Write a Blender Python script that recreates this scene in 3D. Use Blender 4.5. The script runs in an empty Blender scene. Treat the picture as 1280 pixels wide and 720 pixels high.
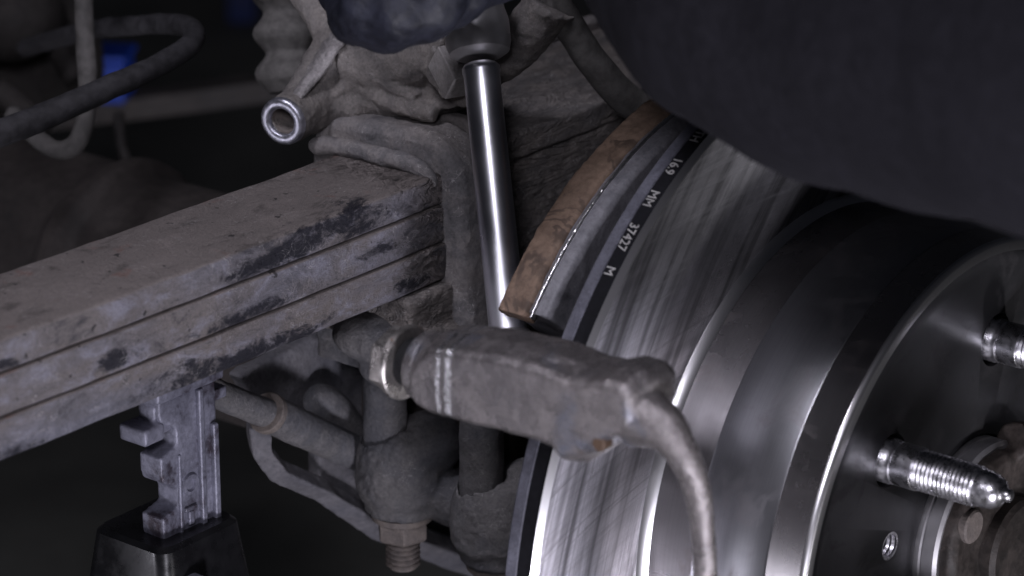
import bpy, bmesh, math, random
from mathutils import Vector, Matrix, noise

random.seed(7)
SC = bpy.context.scene
C = SC.collection
MM = 0.001
AXLE = 450.0            # height of the wheel axis above the workshop floor, mm
R_ = math.radians
# All lengths below are millimetres, measured from the centre of the outer face
# of the brake disc: x = outwards along the axle, y = along the car, z = up.

# ------------------------------------------------------------------ camera
cam_d = bpy.data.cameras.new('camera')
cam = bpy.data.objects.new('camera', cam_d)
C.objects.link(cam)
cam.location = (0.5506, -0.8494, 0.8973)
back = Vector((0.58565, -0.73101, 0.35021))
right = Vector((0.78043, 0.62524, 0))
up = back.cross(right)
cam.rotation_euler = Matrix((right, up, back)).transposed().to_euler()
cam_d.sensor_width = 36
cam_d.lens = 115.4
cam_d.clip_start = 0.02
cam_d.clip_end = 60
cam_d.dof.use_dof = True
cam_d.dof.focus_distance = 1.06
cam_d.dof.aperture_fstop = 13
SC.camera = cam

# ------------------------------------------------------------------ light
world = bpy.data.worlds.new('World')
SC.world = world
world.use_nodes = True
world.node_tree.nodes['Background'].inputs[0].default_value = (0.55, 0.6, 0.8, 1)
world.node_tree.nodes['Background'].inputs[1].default_value = 0.008

def lamp(name, loc, target, size, power, col, size_y=None, spread=180):
    d = bpy.data.lights.new(name, 'AREA')
    d.energy = power
    d.color = col
    d.shape = 'RECTANGLE'
    d.size = size
    d.size_y = size_y or size
    d.spread = R_(spread)
    o = bpy.data.objects.new(name, d)
    C.objects.link(o)
    o.location = Vector(loc) * MM + Vector((0, 0, AXLE * MM))
    dirv = (Vector(target) - Vector(loc)).normalized()
    o.rotation_euler = dirv.to_track_quat('-Z', 'Y').to_euler()
    return o

COOL = (0.90, 0.88, 1.0)
lamp('work_lamp', (720, -640, -330), (-60, -60, 50), 130, 8.5, COOL, 160)
lamp('ceiling_lamp', (-60, -650, 950), (-100, -100, 80), 200, 0.75, COOL, 200, 70)
lamp('camera_fill', (480, -900, 640), (-100, -40, 90), 130, 4.1, COOL, 220)  # unseen fill beside the camera, added to brighten clamp box and chrome bar
lamp('floor_lamp', (-520, -1000, -280), (-60, -60, 20), 120, 1.4, COOL, 220)
lamp('disc_fill', (1100, 100, -400), (0, -70, 70), 60, 2.5, (0.97, 0.95, 1.0), 110)  # unseen fill added off to the right to brighten the disc face
for o in list(C.objects):
    if o.type == 'LIGHT':
        o.data.size *= MM
        o.data.size_y *= MM

SC.view_settings.view_transform = 'Standard'
SC.view_settings.look = 'None'
SC.view_settings.exposure = 0
SC.view_settings.gamma = 1
SC.cycles.use_denoising = True
SC.cycles.max_bounces = 6

# ------------------------------------------------------------------ materials
class NT:
    def __init__(self, name):
        self.m = bpy.data.materials.new(name)
        self.m.use_nodes = True
        self.t = self.m.node_tree
        self.b = self.t.nodes['Principled BSDF']
        self.tc = self.t.nodes.new('ShaderNodeTexCoord')
    def n(self, kind, **kw):
        nd = self.t.nodes.new('ShaderNode' + kind)
        for k, v in kw.items():
            if hasattr(nd, k) and not k.startswith('i_'):
                setattr(nd, k, v)
        return nd
    def link(self, a, b):
        self.t.links.new(a, b)
    def coord(self, scale=(1, 1, 1), rot=(0, 0, 0)):
        mp = self.n('Mapping')
        mp.inputs['Scale'].default_value = scale
        mp.inputs['Rotation'].default_value = rot
        self.link(self.tc.outputs['Object'], mp.inputs['Vector'])
        return mp.outputs['Vector']
    def noise(self, vec, scale, detail=6, rough=0.6, dist=0.0):
        nd = self.n('TexNoise')
        nd.inputs['Scale'].default_value = scale
        nd.inputs['Detail'].default_value = detail
        nd.inputs['Roughness'].default_value = rough
        nd.inputs['Distortion'].default_value = dist
        self.link(vec, nd.inputs['Vector'])
        return nd.outputs['Fac']
    def ramp(self, fac, lo, hi, a=0.0, b=1.0):
        nd = self.n('MapRange')
        nd.interpolation_type = 'SMOOTHSTEP'
        for k, v in (('From Min', lo), ('From Max', hi), ('To Min', a), ('To Max', b)):
            nd.inputs[k].default_value = v
        self.link(fac, nd.inputs['Value'])
        return nd.outputs['Result']
    def math(self, op, a, b):
        nd = self.n('Math')
        nd.operation = op
        for i, v in enumerate((a, b)):
            if isinstance(v, (int, float)):
                nd.inputs[i].default_value = v
            else:
                self.link(v, nd.inputs[i])
        return nd.outputs[0]
    def mix(self, fac, a, b):
        nd = self.n('Mix')
        nd.data_type = 'RGBA'
        if isinstance(fac, (int, float)):
            nd.inputs['Factor'].default_value = fac
        else:
            self.link(fac, nd.inputs['Factor'])
        for key, v in ((6, a), (7, b)):
            if isinstance(v, tuple):
                nd.inputs[key].default_value = (*v, 1)
            else:
                self.link(v, nd.inputs[key])
        return nd.outputs[2]
    def set(self, key, v):
        if isinstance(v, tuple):
            self.b.inputs[key].default_value = (*v, 1)
        elif isinstance(v, (int, float)):
            self.b.inputs[key].default_value = v
        else:
            self.link(v, self.b.inputs[key])
    def bump(self, height, dist, strength=1.0, prev=None):
        nd = self.n('Bump')
        nd.inputs['Distance'].default_value = dist
        nd.inputs['Strength'].default_value = strength
        self.link(height, nd.inputs['Height'])
        if prev is not None:
            self.link(prev, nd.inputs['Normal'])
        self.link(nd.outputs['Normal'], self.b.inputs['Normal'])
        return nd.outputs['Normal']

def dusty(name, base, dust, dark, s=90, dark_amt=0.35, rough=0.75, metal=0.0, bump=0.0006,
          stretch=(1, 1, 1), crust=0.0, spec=0.35, fibres=0.0, rust=None, rust_amt=0.68, cracks=0.0, edge=0.0, tint=None, glints=None):
    """dirty workshop metal: base paint or iron, a coat of dust, dark grease, optional rust and cracked mud"""
    k = NT(name)
    v = k.coord(stretch)
    v1 = k.coord()
    big = k.noise(v, s * 0.35, 5, 0.6, 0.4)
    mid = k.noise(v, s * 1.6, 8, 0.68, 0.3)
    fine = k.noise(v1, s * 9, 6, 0.7)
    col = k.mix(k.ramp(big, 0.36, 0.64), base, dust)
    col = k.mix(k.ramp(mid, 0.42, 0.72, 0, 0.6), col, tuple(min(1, c * 1.5) for c in dust))
    dk = k.ramp(k.math('ADD', k.math('MULTIPLY', mid, 0.6), k.math('MULTIPLY', big, 0.4)), 0.5 - 0.25 * dark_amt, 0.40 - 0.25 * dark_amt + 0.0)
    col = k.mix(dk, col, dark)
    col = k.mix(k.ramp(fine, 0.40, 0.66, 0.0, 0.42), col, tuple(c * 0.45 for c in base))
    speck = k.noise(v1, s * 4.2, 5, 0.75)
    col = k.mix(k.ramp(speck, 0.60, 0.74, 0, 0.45), col, tuple(min(1, c * 2.0) for c in dust))
    if rust:
        rn = k.noise(v1, s * 0.8, 7, 0.65, 0.5)
        col = k.mix(k.ramp(rn, rust_amt, rust_amt + 0.08, 0, 0.85), col, rust)
    if tint:
        tm = k.ramp(k.noise(v1, s * 0.5, 4, 0.6, 0.4), 0.54, 0.66, 0, 0.7)
        col = k.mix(tm, col, tint)
    if edge:
        gp = k.n('NewGeometry')
        ew = k.ramp(k.math('ADD', gp.outputs['Pointiness'], k.math('MULTIPLY', k.math('SUBTRACT', speck, 0.5), 0.10)), 0.525, 0.60, 0, edge)
        col = k.mix(ew, col, (0.50, 0.48, 0.48))
    if cracks:
        n1 = k.noise(v1, 34, 4, 0.6, 0.8)
        ln = k.ramp(k.math('ABSOLUTE', k.math('SUBTRACT', n1, 0.5), 0), 0.032, 0.006)
        mk = k.ramp(k.noise(v1, 30, 2, 0.5), 0.42, 0.52)
        col = k.mix(k.math('MULTIPLY', k.math('MULTIPLY', ln, mk), cracks), col, dark)
    if fibres:
        col = lint(k, v1, col, fibres, 160)
    if glints is not None:
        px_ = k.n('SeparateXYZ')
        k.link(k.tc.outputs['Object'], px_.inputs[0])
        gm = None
        for (gx, gw) in glints:
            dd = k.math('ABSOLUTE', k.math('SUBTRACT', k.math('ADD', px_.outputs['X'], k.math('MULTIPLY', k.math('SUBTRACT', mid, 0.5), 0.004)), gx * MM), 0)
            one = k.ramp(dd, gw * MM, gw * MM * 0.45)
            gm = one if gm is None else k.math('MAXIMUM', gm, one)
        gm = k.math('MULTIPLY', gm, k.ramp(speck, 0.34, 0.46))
        col = k.mix(gm, col, (0.72, 0.71, 0.73))  # highlight streaks painted in as bright bare metal
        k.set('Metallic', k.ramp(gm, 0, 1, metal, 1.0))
    k.set('Base Color', col)
    if glints is None:
        k.set('Metallic', metal)
    k.set('Roughness', k.ramp(mid, 0.3, 0.75, rough - 0.14, min(1, rough + 0.14)))
    k.set('Specular IOR Level', spec)
    h = k.math('ADD', mid, k.math('MULTIPLY', fine, 0.35))
    nrm = k.bump(h, bump, 0.9)
    if crust:
        st = k.noise(k.coord((1, 0.32, 1.25), (R_(-20), 0, 0)), s * 0.75, 4, 0.6, 0.9)
        cr = k.ramp(k.math('ABSOLUTE', k.math('SUBTRACT', st, 0.5), 0), 0.0, 0.07)
        st2 = k.noise(k.coord((1, 0.4, 1.2), (R_(-25), 0, 0)), s * 2.2, 4, 0.6, 1.2)
        cr = k.math('ADD', cr, k.math('MULTIPLY', k.ramp(k.math('ABSOLUTE', k.math('SUBTRACT', st2, 0.5), 0), 0.0, 0.06), 0.4))
        k.bump(cr, crust, 0.8, nrm)
    return k.m

MAT = {}
GREY = (0.13, 0.12, 0.125)
M_leaf = None
def lint(k, v, col, amt=0.55, scale=170):
    """pale curled fibres and hairline scratches lying in the dirt"""
    n1 = k.noise(v, scale, 2, 0.5, 1.6)
    line = k.ramp(k.math('ABSOLUTE', k.math('SUBTRACT', n1, 0.5), 0), 0.010, 0.0)
    mask = k.ramp(k.noise(k.coord(), 75, 3, 0.5), 0.46, 0.62)
    return k.mix(k.math('MULTIPLY', k.math('MULTIPLY', line, mask), amt), col, (0.46, 0.44, 0.44))

def leaf_material(name, blue, dust, grease, seed, stains):
    k = NT(name)
    v1 = k.coord()
    vs = k.coord((1, 0.28, 1))
    big = k.noise(vs, 26 + seed, 5, 0.6, 0.5)
    mid = k.noise(k.coord((1, 0.5, 1)), 120, 9, 0.72, 0.4)
    fine = k.noise(v1, 900, 6, 0.75)
    geo = k.n('NewGeometry')
    sep = k.n('SeparateXYZ')
    k.link(geo.outputs['Normal'], sep.inputs[0])
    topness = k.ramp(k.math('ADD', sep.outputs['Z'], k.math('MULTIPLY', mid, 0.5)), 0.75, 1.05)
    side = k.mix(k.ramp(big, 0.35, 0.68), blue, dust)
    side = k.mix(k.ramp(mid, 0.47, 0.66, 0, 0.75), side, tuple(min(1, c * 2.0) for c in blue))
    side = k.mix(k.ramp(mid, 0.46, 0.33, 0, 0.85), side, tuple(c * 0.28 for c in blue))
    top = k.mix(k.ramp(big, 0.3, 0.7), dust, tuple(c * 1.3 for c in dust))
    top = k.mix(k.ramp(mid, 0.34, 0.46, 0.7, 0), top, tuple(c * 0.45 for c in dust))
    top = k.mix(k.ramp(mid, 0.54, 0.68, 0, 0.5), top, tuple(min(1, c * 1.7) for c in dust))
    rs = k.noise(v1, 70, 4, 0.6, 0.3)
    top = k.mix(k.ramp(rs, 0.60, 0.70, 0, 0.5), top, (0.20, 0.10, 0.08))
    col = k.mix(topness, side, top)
    sp = k.noise(v1, 230, 3, 0.5)
    col = k.mix(k.ramp(sp, 0.68, 0.72, 0, 0.85), col, (0.02, 0.018, 0.02))
    nearc = k.n('SeparateXYZ')
    k.link(k.tc.outputs['Object'], nearc.inputs[0])
    mud = k.math('MULTIPLY', k.ramp(k.math('ADD', nearc.outputs['Y'], k.math('MULTIPLY', k.math('SUBTRACT', big, 0.5), 0.05)), -0.032, -0.006), k.ramp(mid, 0.36, 0.52))
    col = k.mix(k.math('MULTIPLY', mud, 0.85), col, tuple(min(1, c * 1.25) for c in dust))
    # smeared grease where the wrench and jack have rubbed
    pos = k.n('SeparateXYZ')
    k.link(k.tc.outputs['Object'], pos.inputs[0])
    total = None
    for (y, z, ry, rz) in stains:
        dy = k.math('DIVIDE', k.math('SUBTRACT', pos.outputs['Y'], (y + 60) * MM), ry * MM)
        dz = k.math('DIVIDE', k.math('SUBTRACT', pos.outputs['Z'], (z - 66) * MM), rz * MM)
        dx = k.math('MAXIMUM', k.math('DIVIDE', k.math('SUBTRACT', 16.0 * MM, pos.outputs['X']), 7 * MM), 0.0)
        d2 = k.math('ADD', k.math('ADD', k.math('MULTIPLY', dy, dy), k.math('MULTIPLY', dz, dz)), k.math('MULTIPLY', dx, dx))
        g = k.math('SUBTRACT', 1.0, d2)
        total = g if total is None else k.math('MAXIMUM', total, g)
    nz = k.noise(k.coord((1, 0.5, 1)), 110, 12, 0.82, 0.3)
    g = k.math('ADD', k.math('MULTIPLY', k.math('MAXIMUM', total, -1.6), 0.8), k.math('MULTIPLY', k.math('SUBTRACT', nz, 0.5), 9.0))
    gm = k.ramp(g, -0.05, 0.9, 0, 0.97)
    col = k.mix(gm, col, grease)
    col = k.mix(k.ramp(fine, 0.38, 0.7, 0, 0.3), col, (0.05, 0.048, 0.05))
    spk = k.noise(v1, 420, 5, 0.75)
    col = k.mix(k.ramp(spk, 0.60, 0.74, 0, 0.4), col, tuple(min(1, c * 1.9) for c in dust))
    col = lint(k, k.coord((1, 0.7, 1)), col, 0.5)
    k.set('Base Color', col)
    k.set('Roughness', k.ramp(gm, 0.0, 1.0, 0.72, 0.45))
    k.set('Specular IOR Level', 0.3)
    h = k.math('ADD', mid, k.math('MULTIPLY', fine, 0.45))
    nrm = k.bump(h, 0.0018, 1.0)
    wr = k.noise(k.coord((1, 0.55, 1.3), (R_(-15), 0, 0)), 120, 4, 0.6, 1.2)
    wr = k.math('MULTIPLY', k.ramp(k.math('ABSOLUTE', k.math('SUBTRACT', wr, 0.5), 0), 0.0, 0.08), mud)
    k.bump(wr, 0.0012, 0.9, nrm)
    return k.m

def plain(name, col, rough=0.5, metal=0.0, spec=0.5, bump=0.0, bscale=200, var=0.25, coat=0.0):
    k = NT(name)
    v = k.coord()
    nz = k.noise(v, bscale, 6, 0.65)
    k.set('Base Color', k.mix(k.ramp(nz, 0.3, 0.7), tuple(c * (1 - var) for c in col), tuple(min(1, c * (1 + var)) for c in col)))
    k.set('Roughness', k.ramp(nz, 0.25, 0.75, max(0.02, rough - 0.1), min(1, rough + 0.1)))
    k.set('Metallic', metal)
    k.set('Specular IOR Level', spec)
    k.set('Coat Weight', coat)
    if bump:
        k.bump(nz, bump, 0.8)
    return k.m

def brushed(name, col, rough, aniso, tangent_axis='X', streak=0.10, scratch=True, bump=0.00004, turn=220):
    """machined steel: turning rings, cross-hatched grinding marks with painted highlight streaks, radial anisotropy"""
    k = NT(name)
    tg = k.n('Tangent')
    tg.direction_type = 'RADIAL'
    tg.axis = tangent_axis
    k.link(tg.outputs[0], k.b.inputs['Tangent'])
    k.set('Metallic', 1.0)
    k.set('Anisotropic', aniso)
    big = k.noise(k.coord(), 28, 4, 0.6)
    r = k.ramp(big, 0.3, 0.7, rough - streak * 0.4, rough + streak * 0.4)
    c = k.mix(k.ramp(big, 0.35, 0.7), col, tuple(x * 0.8 for x in col))
    if not scratch:
        sm = k.ramp(k.noise(k.coord(), 55, 6, 0.7, 0.6), 0.52, 0.66)
        c = k.mix(k.math('MULTIPLY', sm, 0.45), c, (col[0] * 0.6, col[1] * 0.54, col[2] * 0.52))
        r = k.math('ADD', r, k.math('MULTIPLY', sm, 0.10))
        tn = k.noise(k.coord((2600, 1, 1)), 1, 2, 0.5)
        c = k.mix(k.ramp(tn, 0.4, 0.7, 0, 0.35), c, tuple(x * 0.6 for x in col))
    if scratch:
        def arcs(cy, cz, fd, fa, det=4):
            sb = k.n('VectorMath')
            sb.operation = 'SUBTRACT'
            sb.inputs[1].default_value = (0, cy * MM, cz * MM)
            k.link(k.tc.outputs['Object'], sb.inputs[0])
            ln = k.n('VectorMath')
            ln.operation = 'LENGTH'
            k.link(sb.outputs[0], ln.inputs[0])
            sp3 = k.n('SeparateXYZ')
            k.link(sb.outputs[0], sp3.inputs[0])
            an = k.math('ARCTAN2', sp3.outputs['Z'], sp3.outputs['Y'])
            cb = k.n('CombineXYZ')
            k.link(k.math('MULTIPLY', ln.outputs['Value'], fd), cb.inputs[0])
            k.link(k.math('MULTIPLY', an, fa), cb.inputs[1])
            return k.noise(cb.outputs[0], 1, det, 0.65)
        # fine arcs are grinding scratches; the broad ones carry painted highlight streaks
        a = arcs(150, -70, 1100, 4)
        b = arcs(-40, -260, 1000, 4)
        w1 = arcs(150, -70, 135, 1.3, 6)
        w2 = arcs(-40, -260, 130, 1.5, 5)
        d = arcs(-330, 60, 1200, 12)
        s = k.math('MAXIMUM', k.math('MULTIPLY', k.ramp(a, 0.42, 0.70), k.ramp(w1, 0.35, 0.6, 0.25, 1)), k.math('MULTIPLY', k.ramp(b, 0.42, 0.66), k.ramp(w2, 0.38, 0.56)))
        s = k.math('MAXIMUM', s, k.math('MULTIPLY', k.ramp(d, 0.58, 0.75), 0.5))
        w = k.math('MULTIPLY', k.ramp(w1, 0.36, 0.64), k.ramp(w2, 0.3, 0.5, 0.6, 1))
        c = k.mix(w, tuple(x * 0.22 for x in col), tuple(min(1, x * 1.35) for x in col))  # broad bright and dark streaks put highlights into the base colour
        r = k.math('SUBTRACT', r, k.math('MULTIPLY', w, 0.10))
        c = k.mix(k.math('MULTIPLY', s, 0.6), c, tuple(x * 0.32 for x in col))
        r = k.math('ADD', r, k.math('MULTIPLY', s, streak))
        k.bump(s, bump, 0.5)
    k.set('Base Color', c)
    k.set('Roughness', r)
    return k.m

# ------------------------------------------------------------------ mesh helpers
class MB:
    def __init__(self):
        self.v = []
        self.f = []
    def add(self, vs, fs):
        o = len(self.v)
        self.v += [Vector(p) for p in vs]
        self.f += [[i + o for i in f] for f in fs]
        return self
    def box(self, lo, hi, M=None):
        (a, b, c), (d, e, f) = lo, hi
        vs = [(a, b, c), (d, b, c), (d, e, c), (a, e, c), (a, b, f), (d, b, f), (d, e, f), (a, e, f)]
        if M is not None:
            vs = [M @ Vector(p) for p in vs]
        return self.add(vs, [(0, 3, 2, 1), (4, 5, 6, 7), (0, 1, 5, 4), (1, 2, 6, 5), (2, 3, 7, 6), (3, 0, 4, 7)])
    def loft(self, rings, closed_ends=True, loop=False):
        n = len(rings[0])
        vs = [p for r in rings for p in r]
        fs = []
        k = len(rings)
        for i in range(k if loop else k - 1):
            j = (i + 1) % k
            for q in range(n):
                w = (q + 1) % n
                fs.append((i * n + q, i * n + w, j * n + w, j * n + q))
        if closed_ends and not loop:
            fs.append(tuple(reversed(range(n))))
            fs.append(tuple(range((k - 1) * n, k * n)))
        return self.add(vs, fs)
    def lathe(self, prof, o=(0, 0, 0), ax=(1, 0, 0), n=64, hexa=False, phase=0.0, cap=True):
        """prof: (distance along ax, radius)"""
        ax = Vector(ax).normalized()
        o = Vector(o)
        e1 = ax.orthogonal().normalized() if abs(ax.x) < 0.99 else Vector((0, 1, 0))
        e2 = ax.cross(e1)
        rings = []
        for (t, r) in prof:
            rings.append([o + ax * t + (e1 * math.cos(2 * math.pi * q / n + phase) + e2 * math.sin(2 * math.pi * q / n + phase)) * r for q in range(n)])
        return self.loft(rings, cap)
    def ring(self, prof, n=128, a0=0.0, a1=360.0):
        """closed section (x, r) swept about the x axis from angle a0 to a1 (angle from +y towards +z)"""
        full = abs(a1 - a0) >= 359.9
        k = n if full else n + 1
        rings = []
        for i in range(k):
            a = R_(a0 + (a1 - a0) * i / n)
            rings.append([Vector((x, r * math.cos(a), r * math.sin(a))) for (x, r) in prof])
        return self.loft(rings, not full, full)
    def cyl(self, p0, p1, r0, r1=None, n=24):
        r1 = r0 if r1 is None else r1
        p0, p1 = Vector(p0), Vector(p1)
        return self.lathe([(0, r0), ((p1 - p0).length, r1)], p0, p1 - p0, n)
    def tube(self, pts, rad, n=16, sub=6, flat=1.0, flat_dir=None):
        P = [Vector(p) for p in pts]
        rad = [rad] * len(P) if isinstance(rad, (int, float)) else list(rad)
        Q, S = [], []
        if sub > 1 and len(P) > 2:
            for i in range(len(P) - 1):
                a, b, c, d = P[max(i - 1, 0)], P[i], P[i + 1], P[min(i + 2, len(P) - 1)]
                for j in range(sub):
                    t = j / sub
                    Q.append(0.5 * (2 * b + (c - a) * t + (2 * a - 5 * b + 4 * c - d) * t * t + (3 * b - a - 3 * c + d) * t ** 3))
                    S.append(rad[i] * (1 - t) + rad[i + 1] * t)
            Q.append(P[-1])
            S.append(rad[-1])
        else:
            Q, S = P, rad
        T = []
        for i in range(len(Q)):
            T.append((Q[min(i + 1, len(Q) - 1)] - Q[max(i - 1, 0)]).normalized())
        if flat_dir is not None:
            nrm = Vector(flat_dir)
        else:
            nrm = T[0].orthogonal()
        rings = []
        for i in range(len(Q)):
            nrm = (nrm - T[i] * nrm.dot(T[i])).normalized()
            bn = T[i].cross(nrm)
            rings.append([Q[i] + (nrm * math.cos(2 * math.pi * q / n) * flat + bn * math.sin(2 * math.pi * q / n)) * S[i] for q in range(n)])
        return self.loft(rings)
    def ball(self, c, r, n=20, m=12):
        if isinstance(r, (int, float)):
            r = (r, r, r)
        c = Vector(c)
        vs = [c + Vector((0, 0, -r[2]))]
        for i in range(1, m):
            a = -math.pi / 2 + math.pi * i / m
            for q in range(n):
                b = 2 * math.pi * q / n
                vs.append(c + Vector((r[0] * math.cos(a) * math.cos(b), r[1] * math.cos(a) * math.sin(b), r[2] * math.sin(a))))
        vs.append(c + Vector((0, 0, r[2])))
        fs = []
        for q in range(n):
            fs.append((0, 1 + (q + 1) % n, 1 + q))
            for i in range(m - 2):
                s = 1 + i * n
                fs.append((s + q, s + (q + 1) % n, s + n + (q + 1) % n, s + n + q))
            s = 1 + (m - 2) * n
            fs.append((s + q, s + (q + 1) % n, len(vs) - 1))
        return self.add(vs, fs)
    def prism(self, poly, axis, lo, hi):
        """poly: 2-D points in the other two axes (in x, y, z order)"""
        def p3(p, t):
            q = list(p)
            q.insert('xyz'.index(axis), t)
            return Vector(q)
        n = len(poly)
        return self.add([p3(p, lo) for p in poly] + [p3(p, hi) for p in poly],
                        [tuple(range(n)), tuple(reversed(range(n, 2 * n)))] + [(i, i + n, (i + 1) % n + n, (i + 1) % n) for i in range(n)])

def fix_normals(me):
    bm = bmesh.new()
    bm.from_mesh(me)
    bmesh.ops.recalc_face_normals(bm, faces=bm.faces)
    bm.to_mesh(me)
    bm.free()

def base_of(parent):
    return Vector((0, 0, 0)) if parent is None else Vector(parent['at_mm'])

def thing(name, label, cat, at, group=None):
    o = bpy.data.objects.new(name, None)
    o.empty_display_size = 0.02
    C.objects.link(o)
    o.location = (Vector(at) + Vector((0, 0, AXLE))) * MM
    o['label'] = label
    o['category'] = cat
    o['at_mm'] = list(at)
    if group:
        o['group'] = group
    return o

def put(name, me, mat, parent=None, at=None):
    o = bpy.data.objects.new(name, me)
    C.objects.link(o)
    if mat:
        me.materials.clear()
        me.materials.append(mat)
    if parent is not None:
        o.parent = parent
        if parent.parent is not None:
            o['at_mm'] = parent['at_mm']
        else:
            o['at_mm'] = parent['at_mm']
    else:
        at = at or (0, 0, 0)
        o.location = (Vector(at) + Vector((0, 0, AXLE))) * MM
        o['at_mm'] = list(at)
    return o

def build(name, mb, mat, parent=None, at=None, bevel=0.0, seg=2, angle=38, tag_=None):
    b = base_of(parent) if parent is not None else Vector(at or (0, 0, 0))
    me = bpy.data.meshes.new(name)
    me.from_pydata([(p - b) * MM for p in mb.v], [], mb.f)
    me.validate()
    fix_normals(me)
    me.shade_smooth()
    me.set_sharp_from_angle(angle=R_(angle))
    o = put(name, me, mat, parent, at)
    if bevel:
        md = o.modifiers.new('edge', 'BEVEL')
        md.width = bevel * MM
        md.segments = seg
        md.limit_method = 'ANGLE'
        md.angle_limit = R_(30)
        md.harden_normals = True
    return o

def fbm(p, octs=3):
    s, a = 0.0, 1.0
    for _ in range(octs):
        s += noise.noise(p) * a
        p = p * 2.03
        a *= 0.5
    return s

def cast(name, mb, mat, parent=None, at=None, voxel=1.0, smooth=8, rough=((0.5, 0.05, 3),), angle=180, cut=None):
    """fuse the shapes of mb into one rounded casting and pit its skin: rough = (height mm, frequency per mm, octaves)"""
    b = base_of(parent) if parent is not None else Vector(at or (0, 0, 0))
    me = bpy.data.meshes.new(name)
    me.from_pydata([(p - b) * MM for p in mb.v], [], mb.f)
    fix_normals(me)
    tmp = bpy.data.objects.new('tmp', me)
    C.objects.link(tmp)
    tmps = [tmp]
    md = tmp.modifiers.new('r', 'REMESH')
    md.mode = 'VOXEL'
    md.voxel_size = voxel * MM
    if cut is not None:
        cm = bpy.data.meshes.new('cut')
        cm.from_pydata([(p - b) * MM for p in cut.v], [], cut.f)
        fix_normals(cm)
        co = bpy.data.objects.new('cut', cm)
        C.objects.link(co)
        tmps.append(co)
        md = tmp.modifiers.new('b', 'BOOLEAN')
        md.operation = 'DIFFERENCE'
        md.object = co
        md.solver = 'EXACT'
        md = tmp.modifiers.new('r2', 'REMESH')
        md.mode = 'VOXEL'
        md.voxel_size = voxel * MM
    if smooth:
        md = tmp.modifiers.new('s', 'SMOOTH')
        md.iterations = smooth
        md.factor = 0.5
    dg = bpy.context.evaluated_depsgraph_get()
    out = bpy.data.meshes.new_from_object(tmp.evaluated_get(dg))
    for t in tmps:
        bpy.data.objects.remove(t)
    nrm = [Vector(v.normal) for v in out.vertices]
    for v, nv in zip(out.vertices, nrm):
        p = (v.co / MM) + b
        d = 0.0
        for (h, fq, oc) in rough:
            d += h * fbm(p * fq, oc)
        v.co += nv * d * MM
    out.name = name
    out.shade_smooth()
    if angle < 180:
        out.set_sharp_from_angle(angle=R_(angle))
    return put(name, out, mat, parent, at)

def bool_cut(o, mb):
    """drill the shapes of mb out of mesh object o"""
    b = Vector(o['at_mm'])
    cm = bpy.data.meshes.new('cut')
    cm.from_pydata([(p - b) * MM for p in mb.v], [], mb.f)
    fix_normals(cm)
    co = bpy.data.objects.new('cut', cm)
    co.location = o.matrix_basis.translation if o.parent is None else o.parent.location
    C.objects.link(co)
    bpy.context.view_layer.update()
    md = o.modifiers.new('b', 'BOOLEAN')
    md.operation = 'DIFFERENCE'
    md.object = co
    md.solver = 'EXACT'
    dg = bpy.context.evaluated_depsgraph_get()
    out = bpy.data.meshes.new_from_object(o.evaluated_get(dg))
    o.modifiers.clear()
    bpy.data.objects.remove(co)
    old = o.data
    o.data = out
    out.shade_smooth()
    out.set_sharp_from_angle(angle=R_(38))

def tag(o, label, cat, group=None):
    o['label'] = label
    o['category'] = cat
    if group:
        o['group'] = group
    return o

def copy_part(o, parent, offset=(0, 0, 0)):
    c = o.copy()
    C.objects.link(c)
    c.parent = parent
    c.location = o.location + Vector(offset) * MM
    return c

# ------------------------------------------------------------------ the materials in use
STAINS = [[(-112, 99, 26, 6), (-146, 97, 22, 4), (-262, 96, 10, 4), (-286, 99, 8, 3)],
          [(-94, 86, 12, 3), (-160, 82, 30, 3), (-214, 85, 10, 3)],
          [(-152, 69, 34, 4.5), (-186, 70, 20, 5), (-262, 69, 14, 4), (-80, 71, 8, 3)]]
m_leaf = [leaf_material('leaf_steel_%d' % i, (0.135, 0.133, 0.16), (0.172, 0.15, 0.142), (0.010, 0.010, 0.017), i * 4, STAINS[i]) for i in range(3)]
m_crust = dusty('crusted_mud_steel', (0.12, 0.112, 0.112), (0.19, 0.168, 0.155), (0.045, 0.042, 0.045), 95, 0.5, 0.85, 0, 0.0022, (1, 0.6, 1.5), 0.0009, fibres=0.85)
m_clamp = dusty('dusty_clamp', (0.135, 0.13, 0.136), (0.20, 0.182, 0.175), (0.05, 0.05, 0.055), 90, 0.35, 0.75, 0, 0.0014, fibres=0.85)
m_cast = dusty('dusty_cast_iron', (0.135, 0.125, 0.122), (0.19, 0.172, 0.16), (0.05, 0.046, 0.046), 100, 0.3, 0.8, 0, 0.0013, fibres=0.25, edge=0.5)
m_worn = dusty('worn_casting_edge', (0.17, 0.16, 0.162), (0.26, 0.245, 0.245), (0.025, 0.025, 0.028), 130, 0.75, 0.5, 0.4, 0.0008)
m_under = dusty('dark_dusty_iron', (0.08, 0.08, 0.09), (0.11, 0.104, 0.104), (0.035, 0.035, 0.038), 90, 0.4, 0.75, 0, 0.0013, fibres=0.3, edge=0.12)
m_plate = dusty('dark_painted_iron', (0.085, 0.085, 0.10), (0.115, 0.11, 0.118), (0.04, 0.04, 0.045), 60, 0.3, 0.8, 0, 0.001)
m_rusty = dusty('rust_brown_steel', (0.165, 0.112, 0.082), (0.205, 0.142, 0.104), (0.03, 0.022, 0.02), 60, 0.2, 0.75, 0, 0.0004, rust=(0.20, 0.085, 0.04), rust_amt=0.72, cracks=0.6)
m_shieldface = dusty('grey_shield_face', (0.13, 0.13, 0.145), (0.19, 0.185, 0.20), (0.05, 0.05, 0.058), 70, 0.2, 0.6, 0.2, 0.0003)
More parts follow.
